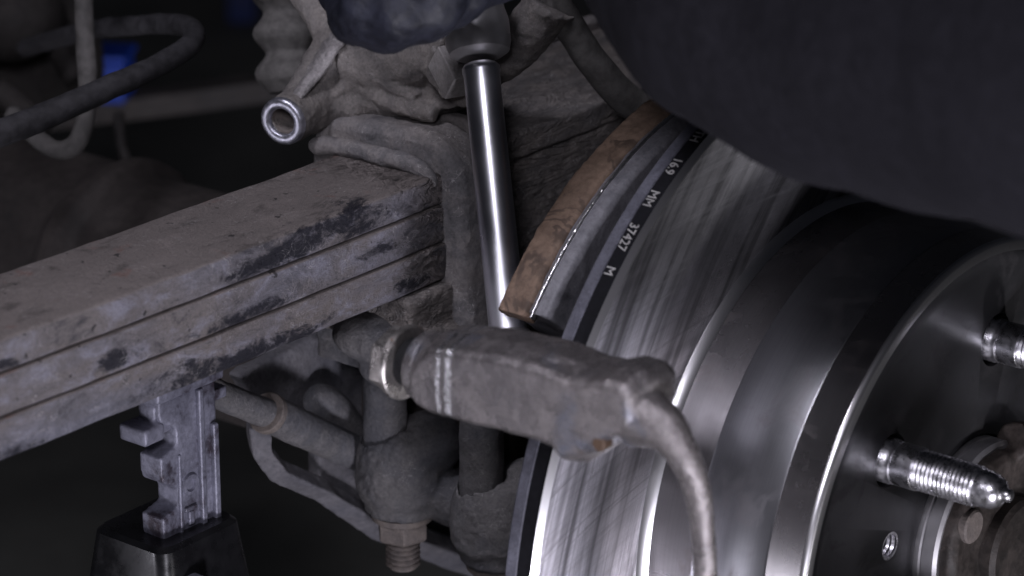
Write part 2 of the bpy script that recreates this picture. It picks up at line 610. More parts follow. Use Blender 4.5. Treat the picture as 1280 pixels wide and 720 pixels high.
GLINTS = [(-26.2, 1.0), (-22.4, 1.5)]  # bands on the left shoulder where a highlight is painted into the colour
m_bracket = dusty('worn_bracket_iron', (0.17, 0.157, 0.16), (0.255, 0.232, 0.23), (0.06, 0.054, 0.053), 80, 0.35, 0.30, 0.65, 0.0008, edge=0.8, tint=(0.17, 0.185, 0.235), glints=GLINTS, spec=0.5, rust=(0.16, 0.075, 0.04), rust_amt=0.66)
m_nut = dusty('zinc_nut', (0.36, 0.34, 0.33), (0.45, 0.42, 0.40), (0.10, 0.08, 0.07), 160, 0.35, 0.34, 0.85, 0.0003, spec=0.5, rust=(0.24, 0.10, 0.04), rust_amt=0.60)
m_oldnut = dusty('rusty_nut', (0.115, 0.10, 0.095), (0.16, 0.135, 0.12), (0.05, 0.045, 0.045), 160, 0.3, 0.75, 0.1, 0.0004)
m_machined = plain('machined_eye', (0.42, 0.42, 0.48), 0.38, 0.9, 0.5, 0.0002, 400)
m_rubber = plain('dusty_black_rubber', (0.028, 0.027, 0.030), 0.7, 0, 0.3, 0.0004, 260, 0.35)
m_rubber2 = plain('grey_hose', (0.07, 0.066, 0.064), 0.75, 0, 0.3, 0.0004, 200, 0.3)
m_boot = plain('dusty_boot_rubber', (0.10, 0.095, 0.092), 0.8, 0, 0.25, 0.0004, 240, 0.3)
m_chrome = plain('chrome', (0.78, 0.78, 0.83), 0.32, 1.0, 0.5, 0.0, 12, 0.02)
m_satin = plain('satin_steel', (0.42, 0.41, 0.42), 0.46, 0.9, 0.5, 0.0, 90, 0.08)
m_black = plain('black_gap', (0.012, 0.012, 0.013), 0.8, 0, 0.2, 0.0003, 200)
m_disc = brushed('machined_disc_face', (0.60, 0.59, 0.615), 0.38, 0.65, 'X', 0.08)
m_hat = brushed('turned_hat', (0.36, 0.345, 0.35), 0.28, 0.55, 'X', 0.06, False)
m_band = brushed('matte_band', (0.36, 0.36, 0.38), 0.33, 0.5, 'X', 0.06, False)
m_hatface = brushed('dark_hat_face', (0.072, 0.072, 0.076), 0.40, 0.5, 'X', 0.06, False)
m_edge = plain('bright_chamfer', (0.75, 0.74, 0.75), 0.3, 1.0, 0.5, 0, 20, 0.03)
m_edge.node_tree.nodes['Principled BSDF'].inputs['Roughness'].links and m_edge.node_tree.links.remove(m_edge.node_tree.nodes['Principled BSDF'].inputs['Roughness'].links[0])
m_edge.node_tree.nodes['Principled BSDF'].inputs['Roughness'].default_value = 0.3
m_rim = dusty('cast_disc_rim', (0.075, 0.075, 0.095), (0.11, 0.11, 0.135), (0.03, 0.03, 0.04), 130, 0.3, 0.6, 0.1, 0.0004)
m_rimdark = plain('dark_rim_stripe', (0.008, 0.008, 0.010), 0.75, 0, 0.12, 0.0004, 500)
m_letter = dusty('pale_lettering', (0.34, 0.33, 0.32), (0.46, 0.45, 0.44), (0.02, 0.02, 0.02), 330, 0.6, 0.6, 0.2, 0.0003)
m_stud = plain('zinc_stud', (0.62, 0.61, 0.64), 0.3, 1.0, 0.5, 0.0002, 300, 0.15)
m_hubdirt = dusty('greasy_hub', (0.012, 0.011, 0.010), (0.05, 0.04, 0.035), (0.010, 0.009, 0.009), 40, 0.6, 0.6, 0.1, 0.0006)
m_jackpost = dusty('silver_grey_paint', (0.165, 0.165, 0.21), (0.20, 0.20, 0.25), (0.045, 0.035, 0.045), 70, 0.12, 0.45, 0.3, 0.0006, spec=0.5)
m_jackbody = plain('black_gloss_paint', (0.008, 0.008, 0.009), 0.3, 0, 0.5, 0.0001, 120, 0.2)
m_navy = plain('navy_cloth', (0.0135, 0.013, 0.0165), 0.95, 0, 0.1, 0.0003, 320, 0.2)
m_glove = plain('navy_glove', (0.011, 0.012, 0.020), 0.55, 0, 0.35, 0.0006, 220, 0.35)
m_blue = plain('blue_plastic', (0.008, 0.035, 0.26), 0.5, 0, 0.4, 0, 30)
m_blue2 = plain('dark_blue_plastic', (0.004, 0.012, 0.07), 0.6, 0, 0.3, 0, 30)
m_floor = plain('dark_workshop_floor', (0.17, 0.17, 0.155), 0.7, 0, 0.3, 0.0005, 8, 0.2)
m_bg = dusty('background_iron', (0.028, 0.0255, 0.0255), (0.042, 0.037, 0.035), (0.012, 0.012, 0.012), 25, 0.3, 0.85, 0, 0.001)
m_axle = dusty('brown_axle', (0.024, 0.020, 0.019), (0.036, 0.030, 0.028), (0.012, 0.011, 0.011), 30, 0.3, 0.85, 0, 0.001)

# ------------------------------------------------------------------ floor
mb = MB().add([(-9000, -3000, -AXLE), (3000, -3000, -AXLE), (3000, 9000, -AXLE), (-9000, 9000, -AXLE)], [(0, 1, 2, 3)])
floor = build('floor', mb, m_floor)
floor['kind'] = 'structure'

# ------------------------------------------------------------------ brake disc
disc = thing('brake_disc', 'bright machined steel brake disc with stamped lettering on its rim', 'brake disc', (0, 0, 0))
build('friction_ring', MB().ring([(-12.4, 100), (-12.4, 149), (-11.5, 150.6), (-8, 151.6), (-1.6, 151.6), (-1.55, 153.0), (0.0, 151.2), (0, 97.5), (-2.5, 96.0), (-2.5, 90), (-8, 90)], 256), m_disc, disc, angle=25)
build('chamfer', MB().ring([(-1.5, 153.25), (-1.5, 152.0), (-0.4, 151.2), (0.12, 151.0), (0.12, 151.5)], 256), m_edge, disc, angle=25)
build('cast_rim', MB().ring([(-11.6, 148), (-11.6, 152.2), (-10.8, 153.0), (-7.2, 153.0), (-6.9, 152.6), (-6.9, 148)], 256), m_rim, disc, angle=25)
build('dark_stripe', MB().ring([(-6.88, 148), (-6.88, 152.75), (-1.62, 152.75), (-1.62, 148)], 256), m_rimdark, disc, angle=25)
build('hat_wall', MB().ring([(-6, 88), (-6, 95), (-1.5, 97.9), (5.2, 97.9), (30, 98), (58, 98.2), (58, 94), (52, 88)], 192), m_hat, disc, angle=18)
build('matte_band', MB().ring([(19, 97.6), (19, 98.12), (19.6, 98.3), (45.4, 98.35), (46, 98.2), (46, 97.6)], 192), m_band, disc, angle=18)
build('fillet', MB().ring([(-1.0, 97.95), (-1.0, 100.6), (0.25, 100.4), (2.7, 98.3), (3.0, 97.95)], 192), m_edge, disc, angle=40)
build('hat_edge', MB().ring([(58.05, 94), (58.05, 98.25), (58.9, 98.15), (59.9, 97.2), (60.0, 96.9), (60.0, 94)], 192), m_edge, disc, angle=40)
hat = build('hat_face', MB().ring([(54, 33), (59.3, 33), (59.3, 88.4), (59.9, 89.2), (59.9, 93.95), (54, 93.95)], 192), m_hatface, disc, angle=18)
holes = MB()
STUD_R = 64.5
stud_ang = [139.5 - 60 * i for i in range(6)]
for a in stud_ang:
    holes.cyl((45, STUD_R * math.cos(R_(a)), STUD_R * math.sin(R_(a))), (70, STUD_R * math.cos(R_(a)), STUD_R * math.sin(R_(a))), 8.8, n=28)
for a in (165.5, 345.5):
    holes.cyl((45, 48.6 * math.cos(R_(a)), 48.6 * math.sin(R_(a))), (70, 48.6 * math.cos(R_(a)), 48.6 * math.sin(R_(a))), 4.7, n=24)
bool_cut(hat, holes)
for a in (165.5, 345.5):
    c = (0, 48.6 * math.cos(R_(a)), 48.6 * math.sin(R_(a)))
    mbt = MB()
    prof = [(50.5, 4.68), (59.25, 4.68)]
    inner = []
    for i in range(9):
        inner.append((59.2 - i * 0.9, 3.9 if i % 2 == 0 else 4.3))
    mbt.lathe(prof + inner + [(50.5, 3.9)], c, (1, 0, 0), 24, cap=False)
    build('threaded_hole', mbt, m_stud, disc)

def rim_text(txt, a_mid, height, mat, parent):
    cu = bpy.data.curves.new('t', 'FONT')
    cu.body = txt
    cu.size = 1.0
    cu.extrude = 0.04
    cu.align_x = 'CENTER'
    t = bpy.data.objects.new('t', cu)
    C.objects.link(t)
    dg = bpy.context.evaluated_depsgraph_get()
    me = bpy.data.meshes.new_from_object(t.evaluated_get(dg))
    bpy.data.objects.remove(t)
    s = height / 0.70
    for v in me.vertices:
        u, w, d = v.co.x * s * 0.86, v.co.y * s, v.co.z
        a = R_(a_mid) + u / 152.8
        r = 152.8 + d * 5
        x = -6.35 + w
        v.co = Vector((x, r * math.cos(a), r * math.sin(a))) * MM
    o = put('lettering', me, mat, parent)
    return o
for txt, a in (('MIN', 110.6), ('TH', 115.2), ('16.9', 120.4), ('MM', 125.5), ('37427', 131.0), ('M', 135.6)):
    rim_text(txt, a, 3.3, m_letter, disc)

# ------------------------------------------------------------------ hub
hub = thing('wheel_hub', 'greasy black wheel hub with zinc studs in the middle of the brake disc', 'wheel hub', (0, 0, 0))
build('flange', MB().ring([(38, 20), (38, 84), (51.5, 84), (51.5, 20)], 96), m_black, hub)
build('pilot_ring', MB().ring([(51, 22), (51, 32.2), (60.6, 32.2), (61.0, 31.6), (61.6, 31.6), (62, 32.3), (66.0, 32.3), (67.0, 31.2), (67.0, 22)], 128), m_satin, hub, angle=25)
cast('hub_barrel', MB().lathe([(40, 29), (66, 30), (70, 30), (72, 28), (72, 0.01)], n=64).tube([(68, 10, 31), (70, 22, 24), (70, 30, 8)], 7, 12, 4), m_hubdirt, hub, voxel=0.9, smooth=3, rough=((0.7, 0.1, 3),))
build('centre_cap', MB().lathe([(66, 17), (75.5, 17), (77, 15.5), (77, 0.01)], o=(0, 4, -3), n=48), m_hubdirt, hub)
build('spindle_plug', MB().lathe([(68, 5.6), (73.0, 5.6), (73.6, 5.0), (73.6, 0.01)], o=(0, -20.0, 13), n=28), m_oldnut, hub)
sp = [(48, 7.2), (60.6, 7.2), (60.9, 6.9), (62.4, 6.9), (62.8, 6.4), (63.2, 6.9), (70, 6.9), (70.2, 6.4)]
x = 70.4
while x < 90:
    sp += [(x, 6.1), (x + 0.75, 6.55)]
    x += 1.5
sp += [(x, 6.0), (x + 0.5, 5.9), (x + 3, 5.9), (x + 3.5, 5.6), (x + 5, 5.5), (x + 7.5, 4.2), (x + 8.3, 2.8), (x + 8.6, 2.2), (x + 10.4, 2.1), (x + 11, 1.4), (x + 11, 0.01)]
stud0 = None
for a in stud_ang:
    if stud0 is None:
        stud0 = build('wheel_stud', MB().lathe(sp, (0, STUD_R * math.cos(R_(a)), STUD_R * math.sin(R_(a))), n=32), m_stud, hub, angle=50)
        a00 = a
    else:
        copy_part(stud0, hub, (0, STUD_R * (math.cos(R_(a)) - math.cos(R_(a00))), STUD_R * (math.sin(R_(a)) - math.sin(R_(a00)))))

# ------------------------------------------------------------------ dust shield
sh = thing('dust_shield', 'curved rust-brown rimmed dust shield behind the brake disc edge', 'dust shield', (-43, -100, 80))
cast('backing', MB().ring([(-49.5, 108), (-49.5, 133.5), (-36.8, 134.6), (-33.0, 134.0), (-31.8, 132.4), (-31.8, 108)], 110, 40, 141.3), m_shieldface, sh, voxel=0.8, smooth=1, rough=((0.4, 0.1, 3),))
cast('rust_rim', MB().ring([(-50.6, 130), (-50.6, 134.9), (-49.6, 135.8), (-40.2, 135.9), (-39.0, 135.0), (-38.6, 130)], 120, 39.7, 142.2), m_rusty, sh, voxel=0.7, smooth=2, rough=((0.45, 0.07, 4), (0.2, 0.4, 2)))
cast('worn_edge', MB().ring([(-38.1, 133.0), (-38.1, 135.0), (-37.6, 135.45), (-37.0, 135.3), (-36.7, 134.4), (-36.7, 133.0)], 200, 40, 142), m_edge, sh, voxel=0.4, smooth=1, rough=((0.16, 0.9, 2),))

# ------------------------------------------------------------------ leaf spring
ls = thing('leaf_spring', 'stack of three greasy grey steel spring leaves running to the left', 'leaf spring', (-130, -60, 66))
def leaf(z0, z1, x0, x1, rr, seed, y0=-460, y1=60):
    sec = []
    def corner(cx, cz, r, a0):
        for i in range(5):
            a = R_(a0 + 90 * i / 4)
            sec.append((cx + r * math.cos(a), cz + r * math.sin(a)))
    corner(x1 - rr[0], z1 - rr[0], rr[0], 0)
    corner(x0 + rr[1], z1 - rr[1], rr[1], 90)
    corner(x0 + rr[2], z0 + rr[2], rr[2], 180)
    corner(x1 - rr[3], z0 + rr[3], rr[3], 270)
    full = []
    for i, p in enumerate(sec):
        q = sec[(i + 1) % len(sec)]
        d = math.hypot(q[0] - p[0], q[1] - p[1])
        k = max(1, int(d / 3))
        for j in range(k):
            full.append((p[0] + (q[0] - p[0]) * j / k, p[1] + (q[1] - p[1]) * j / k))
    rings = []
    n = 200
    for i in range(n + 1):
        y = y0 + (y1 - y0) * i / n
        r = []
        for (x, z) in full:
            p = Vector((x, y, z + seed * 31))
            r.append(Vector((x + 0.4 * fbm(p * 0.06, 3), y, z + (0.30 if z > z1 - 1 and seed == 0 else 0.12) * fbm(p * 0.05 + Vector((9, 0, 0)), 3) + 0.000045 * (y + 60) ** 2)))
        rings.append(r)
    return build('leaf', MB().loft(rings), m_leaf[seed], ls, angle=60)
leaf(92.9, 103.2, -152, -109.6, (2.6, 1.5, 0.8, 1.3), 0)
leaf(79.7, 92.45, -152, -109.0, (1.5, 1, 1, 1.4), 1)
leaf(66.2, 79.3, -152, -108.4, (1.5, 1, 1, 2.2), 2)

# ------------------------------------------------------------------ spring clamp
sc_ = thing('spring_clamp', 'mud-crusted steel clamp box folded round the leaf spring end', 'clamp', (-130, -20, 112))
prof_o = [(-164, 70), (-163.5, 98), (-161, 105), (-155, 107.8), (-136, 109.3), (-120, 110.0), (-112.0, 107.5), (-108.0, 101), (-106.6, 88), (-105.4, 68), (-104, 36)]
mbx = MB()
mbx.box((-160, -44, 60), (-110, 62, 107.0))
mbx.box((-116, -44, 30), (-109.5, 62, 105))
cast('sleeve', mbx, m_clamp, sc_, voxel=1.0, smooth=3, rough=((0.7, 0.05, 3), (0.35, 0.25, 3)))
def strap(prof, y0, y1, tk, name, r=1.6):
    n = len(prof)
    P = []
    for i in range(n - 1):
        a, b, c, d = [Vector((q[0], 0, q[1])) for q in (prof[max(i - 1, 0)], prof[i], prof[i + 1], prof[min(i + 2, n - 1)])]
        for jj in range(6):
            t = jj / 6
            P.append(0.5 * (2 * b + (c - a) * t + (2 * a - 5 * b + 4 * c - d) * t * t + (3 * b - a - 3 * c + d) * t ** 3))
    P.append(Vector((prof[-1][0], 0, prof[-1][1])))
    rings = []
    for i, p in enumerate(P):
        t = (P[min(i + 1, len(P) - 1)] - P[max(i - 1, 0)]).normalized()
        nv = Vector((-t.z, 0, t.x))
        if nv.dot(p - Vector((-135, 0, 70))) < 0:
            nv = -nv
        sec = [(y0, -tk), (y0, tk - r), (y0 + r * 0.4, tk - r * 0.3), (y0 + r, tk), (y1 - r, tk), (y1 - r * 0.4, tk - r * 0.3), (y1, tk - r), (y1, -tk)]
        rings.append([p + nv * h + Vector((0, yy, 0)) for yy, h in sec])
    cast(name, MB().loft(rings), m_clamp, sc_, voxel=0.7, smooth=2, rough=((0.6, 0.05, 3), (0.3, 0.25, 3)))
strap(prof_o, -62, -43, 5.6, 'strap', 3.4)
strap([(x * 1.0 - (2.0 if x < -140 else -1.4), z + 1.6) for x, z in prof_o], -43.2, -36, 4.6, 'strap_flange')
prof_i = [(-160.5, 103.4), (-158, 105), (-150, 106.0), (-130, 106.2), (-118, 105.4), (-112.5, 103.0), (-110.0, 99.5)]
cast('inner_lip', MB().tube([(x, -66.5 + 0.05 * (x + 130), z) for x, z in prof_i], [2.8, 3.2, 3.2, 3.2, 3.0, 2.2, 1.2], 14, 8), m_clamp, sc_, voxel=0.7, smooth=4, rough=((0.6, 0.06, 3), (0.3, 0.3, 3)))
cast('mud_crust', MB().box((-116, -40, 20), (-107.2, 95, 108)), m_crust, sc_, voxel=0.8, smooth=3, rough=((1.1, 0.035, 4), (0.45, 0.16, 4)))
cast('rear_flange', MB().box((-170, -30, 100), (-163.5, 110, 112.5)), m_clamp, sc_, voxel=1.1, smooth=4, rough=((0.6, 0.06, 3),))
cast('top_plate', MB().box((-166, -40, 100), (-105.5, 95, 109.0)), m_crust, sc_, voxel=1.1, smooth=3, rough=((0.7, 0.05, 3),))
cast('spacer_block', MB().box((-150, -84, 47), (-105.5, 30, 65.5)).tube([(-104, -82, 50), (-104, -40, 48)], 3, 12, 1), m_crust, sc_, voxel=1.0, smooth=4, rough=((1.0, 0.05, 4), (0.5, 0.2, 3)))

# ------------------------------------------------------------------ axle
ax = thing('axle_housing', 'dark brown dusty axle tube and differential behind the spring', 'axle', (-300, 0, -40))
cast('axle_tube', MB().cyl((-52, 0, 0), (-620, 0, 0), 42, n=40).cyl((-52, 0, 0), (-64, 0, 0), 58, n=40).lathe([(0, 42), (3, 47), (12, 47), (15, 42)], (-318, 0, 0), (-1, 0, 0), 40), m_axle, ax, voxel=2.2, smooth=3, rough=((1.0, 0.03, 3),))
cast('differential', MB().ball((-520, 0, -20), (120, 80, 80), 36, 20), m_axle, ax, voxel=3.0, smooth=3, rough=((1.4, 0.03, 3),))
mbx = MB().ball((-124, -80, 48.5), (16, 14, 10)).ball((-120, -79.1, 37.7), (11, 9, 7)).box((-158, -72, 30), (-118, 40, 50)).box((-150, -40, 0), (-112, 40, 40))
cast('spring_seat', mbx, m_under, ax, voxel=1.0, smooth=8, rough=((0.8, 0.05, 3), (0.3, 0.25, 2)))
poly = [(-165, -64, -9.2), (-165, -64.5, -25), (-165, -32.7, -49.7), (-165, 43.9, -97.7), (-165, 84.4, -114.1), (-165, 83.3, -18.5), (-165, -50.1, 34.8), (-165, -103.3, 30.5), (-165, -92.1, 12.2)]
cast('side_plate', MB().prism([(p[1], p[2]) for p in poly], 'x', -172, -165), m_plate, ax, voxel=1.2, smooth=4, rough=((0.9, 0.04, 3),))
cast('lower_flange', MB().tube([(-160, -100.6, 13.3), (-160, -99.4, 3.4), (-160, -92.2, -6.5), (-160, -70, -21.7), (-160, -40.6, -45.8), (-160, -0.4, -71.2), (-160, 47.5, -101.6)], [4.2, 4.2, 4.2, 4.4, 5, 6, 6], 4, 1, 1.4, (1, 0, 0)), m_plate, ax, voxel=0.8, smooth=2, rough=((0.5, 0.06, 3),))
cast('lug', MB().tube([(-158, -70.3, 12), (-158, -61, 2.3), (-158, -51.6, -11.5)], 7.0, 16, 4).ball((-158, -70.3, 12), 6.6), m_under, ax, voxel=0.8, smooth=4, rough=((0.4, 0.08, 3),))

# ------------------------------------------------------------------ spring plate with its two bolts
sp_ = thing('spring_plate', 'dark cast iron plate with two round bolt bosses below the spring', 'plate', (-130, -62, -10))
def boss(mbx, c):
    x, y, z = c
    mbx.lathe([(15, 9), (12, 13.6), (6, 15.8), (-4, 16.4), (-10, 15.8), (-14, 13.4), (-18, 12.2), (-18.5, 0.01)], (x, y, z), (0, 0, 1), 36)
    mbx.ball((x + 9, y + 5, z + 8), (11, 11, 12))
    mbx.lathe([(0, 13.2), (3, 13.6), (4, 12.8)], (x, y, z - 16.5), (0, 0, 1), 36)
b1 = (-130, -60.8, -6.3)
b2 = (-92, -55.1, -16.3)
mbx = MB()
boss(mbx, b1)
boss(mbx, b2)
mbx.tube([(b1[0], b1[1] + 4, b1[2] - 8), ((b1[0] + b2[0]) / 2, b1[1] + 8, (b1[2] + b2[2]) / 2 - 7), (b2[0], b2[1] + 4, b2[2] - 8)], [10, 9.5, 10], 16, 4)
mbx.box((b1[0] - 22, b1[1] + 6, b1[2] - 16), (b2[0] + 8, b1[1] + 50, b1[2] - 4))
cutter = MB()
for b in (b1, b2):
    cutter.cyl((b[0] - 2.5, b[1] - 5.5, b[2] + 6.5), (b[0] - 2.5, b[1] - 5.5, b[2] + 30), 8.2, n=28)
cast('plate_casting', mbx, m_under, sp_, voxel=0.7, smooth=4, rough=((0.7, 0.06, 3), (0.35, 0.3, 3)), cut=cutter)
def bolt(b, zt):
    x, y, z = b
    x0, y0 = x - 2.5, y - 5.5
    o = cast('bolt_shank', MB().cyl((x0, y0, z - 2), (x0, y0, zt), 7.6, n=28), m_under, sp_, voxel=0.8, smooth=2, rough=((0.35, 0.12, 3),))
    build('washer', MB().lathe([(0, 10.8), (2.2, 11.2), (2.4, 10.8)], (x, y, z - 20.4), (0, 0, 1), 32), m_oldnut, o)
    build('nut', MB().lathe([(0, 8.2), (1.2, 9.4), (7.6, 9.4), (8.4, 8.8)], (x, y, z - 28.6), (0, 0, 1), 6, phase=0.5), m_oldnut, o, bevel=0.5)
    th = [(0, 0.01), (0, 5.0)]
    t = 0.4
    while t < 12:
        th += [(t, 4.9), (t + 0.5, 5.2), (t + 1.0, 6.2), (t + 1.4, 5.9)]
        t += 1.9
    build('thread', MB().lathe(th, (x, y, z - 39.5), (0, 0, 1), 28), m_oldnut, o)
bolt(b1, 40)
bolt(b2, 44)

# ------------------------------------------------------------------ pipe below the spring
tp = thing('steel_pipe', 'thin dusty steel pipe with a thicker sleeve below the spring', 'pipe', (-150, -104, 20))
cast('thin_pipe', MB().tube([(-156, -167.2, 65.3), (-152, -135.9, 40.7), (-150, -103.3, 19.7)], 5.0, 16, 4), m_under, tp, voxel=0.8, smooth=2, rough=((0.35, 0.1, 3),))
cast('sleeve', MB().tube([(-150, -106.4, 21.9), (-148, -62.1, -7.7)], [6.6, 6.2], 18, 1), m_under, tp, voxel=0.8, smooth=2, rough=((0.4, 0.1, 3),))
build('collar', MB().cyl((-150, -107.1, 22.5), (-150, -104.8, 20.8), 7.2, n=28), m_oldnut, tp, bevel=0.5)

# ------------------------------------------------------------------ caliper casting with the machined eye
ey = thing('cast_bracket', 'dusty grey iron casting with a shiny round bolt eye', 'casting', (-135, -40, 113))
e0 = Vector((-164.1, -80, 115.1))
ed = Vector((-0.22, 1, 0.06)).normalized()
mbx = MB()
mbx.lathe([(0.6, 7.8), (2, 8.5), (12, 8.8), (26, 12), (40, 15)], e0, ed, 32)
mbx.tube([(-169.8, -55, 111.2), (-163.9, -45, 115.6), (-139.4, -40, 124.8), (-118, -32, 131.2)], [9, 13, 15, 12], 18, 5)
mbx.tube([(-159.5, -50, 115.4), (-143.1, -44, 120), (-123.5, -38, 125.1)], [7, 10, 9], 18, 5)
mbx.ball((-156, -54, 115.9), 6.5)
mbx.tube([(-169.8, -66, 120.1), (-166.6, -58, 129), (-160.5, -54, 139.3)], [4.5, 6.5, 6], 12, 5)
mbx.tube([(-159.1, -54, 136.7), (-169.7, -52, 144.5), (-180.3, -50, 154.8)], [6.5, 7, 8], 12, 5)
mbx.tube([(-159.2, -54, 132.8), (-148.4, -50, 132.5), (-132.5, -48, 134.1), (-115, -48, 145)], [8, 10, 9, 7], 14, 5)
mbx.tube([(-148.6, -56, 129.6), (-138, -54, 127.3), (-129.2, -52, 122.9)], [2.5, 3, 3], 10, 5)
mbx.tube([(-125.3, -40, 130.3), (-107.8, -36, 137.6), (-95.9, -34, 148.1), (-87.5, -32, 160)], [10, 9, 8, 9], 14, 5)
web_f = [(-170.3, -68, 117.7), (-161.9, -64, 129.6), (-152.7, -62, 140.3), (-129.2, -60, 137), (-110.3, -58, 131.8), (-105.2, -58, 124), (-129.5, -60, 118.1), (-147.1, -62, 117.9), (-162.9, -66, 106.2)]
mbx.loft([[Vector(p) + Vector((0, 9, 0)) for p in web_f], [Vector(p) + Vector((-4, 24, 2)) for p in web_f]])
mbx.tube([(-165.3, -66, 111.9), (-159.6, -58, 119.6), (-151.4, -54, 128.1)], [2.5, 3.2, 3], 10, 4)
mbx.tube([(-145.1, -54, 121.4), (-131.9, -53, 119.8), (-120.6, -52, 119.6)], [3, 3.2, 3], 10, 4)
M = Matrix.Translation(Vector((-114.9, -54, 136))) @ Matrix.Rotation(R_(38), 4, 'Y')
mbx.box((-7, -4, -6), (7, 8, 6), M)
cutter = MB().cyl(e0 - ed * 3, e0 + ed * 30, 4.6, n=28)
cast('casting', mbx, m_cast, ey, voxel=0.7, smooth=4, rough=((0.9, 0.06, 3), (0.4, 0.3, 3)), cut=cutter)
cast('rib', MB().tube([(-162.9, -74, 121.7), (-162.3, -66, 128.8), (-159.2, -62, 136.3), (-155.8, -60, 141.5)], [1.6, 2.3, 2.6, 2.4], 8, 4, 1.5, (1, 0, 0)), m_worn, ey, voxel=0.6, smooth=2, rough=((0.5, 0.15, 3), (0.3, 0.5, 2)))
M = Matrix.Translation(Vector((-109.9, -60, 137.8))) @ Matrix.Rotation(R_(-20), 4, 'Z') @ Matrix.Rotation(R_(38), 4, 'Y')
build('pad', MB().box((-7, -1.5, -5.5), (7, 8, 5.5), M), m_cast, ey, bevel=0.5)
prof = [(0.6, 4.5), (-0.4, 4.7), (-0.9, 5.3), (-0.9, 7.2), (-0.3, 8.1), (1.2, 8.3), (1.2, 4.5)]
eyer = build('eye_ring', MB().lathe(prof, e0, ed, 48, cap=False), m_machined, ey, angle=50)
bore = [(0.5, 4.7), (20, 4.7)]
t = 2
th = []
while t < 18:
    th += [(t, 4.3), (t + 0.6, 4.7)]
    t += 1.2
build('bore_thread', MB().lathe([(1.0, 4.6)] + th + [(19, 4.3), (19, 0.01)], e0, ed, 28, cap=False), m_oldnut, eyer)

bt = thing('rubber_boot', 'ribbed grey rubber bellows boot beside the cast bracket', 'rubber boot', (-217.7, -16.4, 101.4))
pr = []
for i in range(5):
    z = i * 14.5
    pr += [(z, 8.5), (z + 2.2, 10.2), (z + 5.0, 12.6), (z + 7.4, 13.4), (z + 9.8, 12.6), (z + 12.4, 10.2)]
dn = Vector((-217.3, -16.9, 99.7))
upv = Vector((-229.4, -6.4, 141.8)) - dn
build('strut_rod', MB().cyl(dn + upv.normalized() * 60, dn + upv.normalized() * 330, 6.5, n=24), m_under, bt)
cast('bellows', MB().lathe([(0, 0.01)] + pr + [(72.5, 8.5), (72.5, 0.01)], dn, upv, 40), m_boot, bt, voxel=0.8, smooth=2, rough=((0.5, 0.06, 3),))

# ------------------------------------------------------------------ socket wrench
sw = thing('socket_wrench', 'shiny chrome socket wrench standing upright in front of the clamp', 'wrench', (-72, -75.9, 70.5))
t0, t1 = Vector((-92, -63.3, 143.6)), Vector((-59, -91.7, 77.2))
dv = (t1 - t0).normalized()
L = (t1 - t0).length
build('extension_bar', MB().lathe([(-1, 0.01), (-1, 5.2), (0.2, 6.2), (1.6, 6.2), (2.6, 5.9), (L - 10, 6.0), (L + 20, 6.0), (L + 20, 0.01)], t0, dv, 48), m_chrome, sw, angle=50)
build('socket', MB().lathe([(L + 8, 6.7), (L + 11, 8.0), (L + 13, 8.4), (L + 25, 8.4), (L + 25, 0.01)], t0, dv, 40), m_satin, sw)
build('drive_head', MB().lathe([(-3.5, 0.01), (-3.5, 7.5), (-5, 9.8), (-8, 10.6), (-15, 10.6), (-19, 9.6), (-24, 9.2), (-30, 7), (-30, 0.01)], t0, dv, 40), m_satin, sw)
hd = Vector((-95.1, -110.3, 185.8))
build('handle', MB().tube([t0 - dv * 24, (t0 - dv * 24) * 0.5 + hd * 0.5, hd], [6, 6.5, 7.5], 20, 4), m_satin, sw)

# ------------------------------------------------------------------ mechanic's arm
pe = thing('person', 'mechanic in dark navy sleeve and glove reaching in to hold the wrench', 'person', (-24, -113.4, 203.1))
mbx = MB().tube([(-21.4, -74, 209.8), (8.7, -91, 209.6), (46, -116, 209.1), (99.8, -145.8, 214), (165.6, -169.2, 226.4), (247.9, -202.1, 248.5)], [28, 34, 40, 46, 50, 54], 28, 6)
cast('sleeve', mbx, m_navy, pe, voxel=2.2, smooth=4, rough=((5.0, 0.012, 2), (1.2, 0.03, 2), (0.3, 0.12, 2)))
mbx = MB()
P0 = [(-21, -74.5, 208), (-46.4, -96.5, 204.6), (-63.8, -113.1, 199), (-76.2, -124.6, 195.6), (-85, -132.8, 193.4)]
mbx.tube(P0, [22, 21, 22, 22, 17], 20, 5)
def finger(pts, r):
    mbx.tube(pts, r, 14, 5)
    mbx.ball(pts[-1], r[-1] * 0.98, 14, 8)
finger([(-66.4, -110, 195.5), (-51.7, -121.2, 190.4), (-60, -117.8, 182.8), (-77.3, -106.7, 177.9)], [10, 9.5, 9, 8])
finger([(-66.7, -122.7, 198), (-51.7, -135.1, 189.9), (-62.3, -130.1, 181.1), (-81.1, -117.4, 176)], [10, 10, 9.5, 8.5])
finger([(-73.2, -128, 198), (-56.8, -143.7, 189), (-66.7, -138.5, 179.3), (-87, -122.8, 174.7)], [10, 10, 9.5, 8.5])
finger([(-78.8, -132.4, 198), (-65.7, -147, 188.6), (-74.1, -142.6, 180.3), (-92.3, -126.4, 176)], [9, 9, 8.5, 8])
finger([(-75.8, -98.8, 191.7), (-96.2, -97.6, 185.5), (-101.3, -110.8, 181), (-99.2, -122.5, 181.3)], [11, 10.5, 9.5, 8.5])
cast('glove', mbx, m_glove, pe, voxel=1.1, smooth=24, rough=((1.0, 0.04, 3), (0.25, 0.3, 2)))

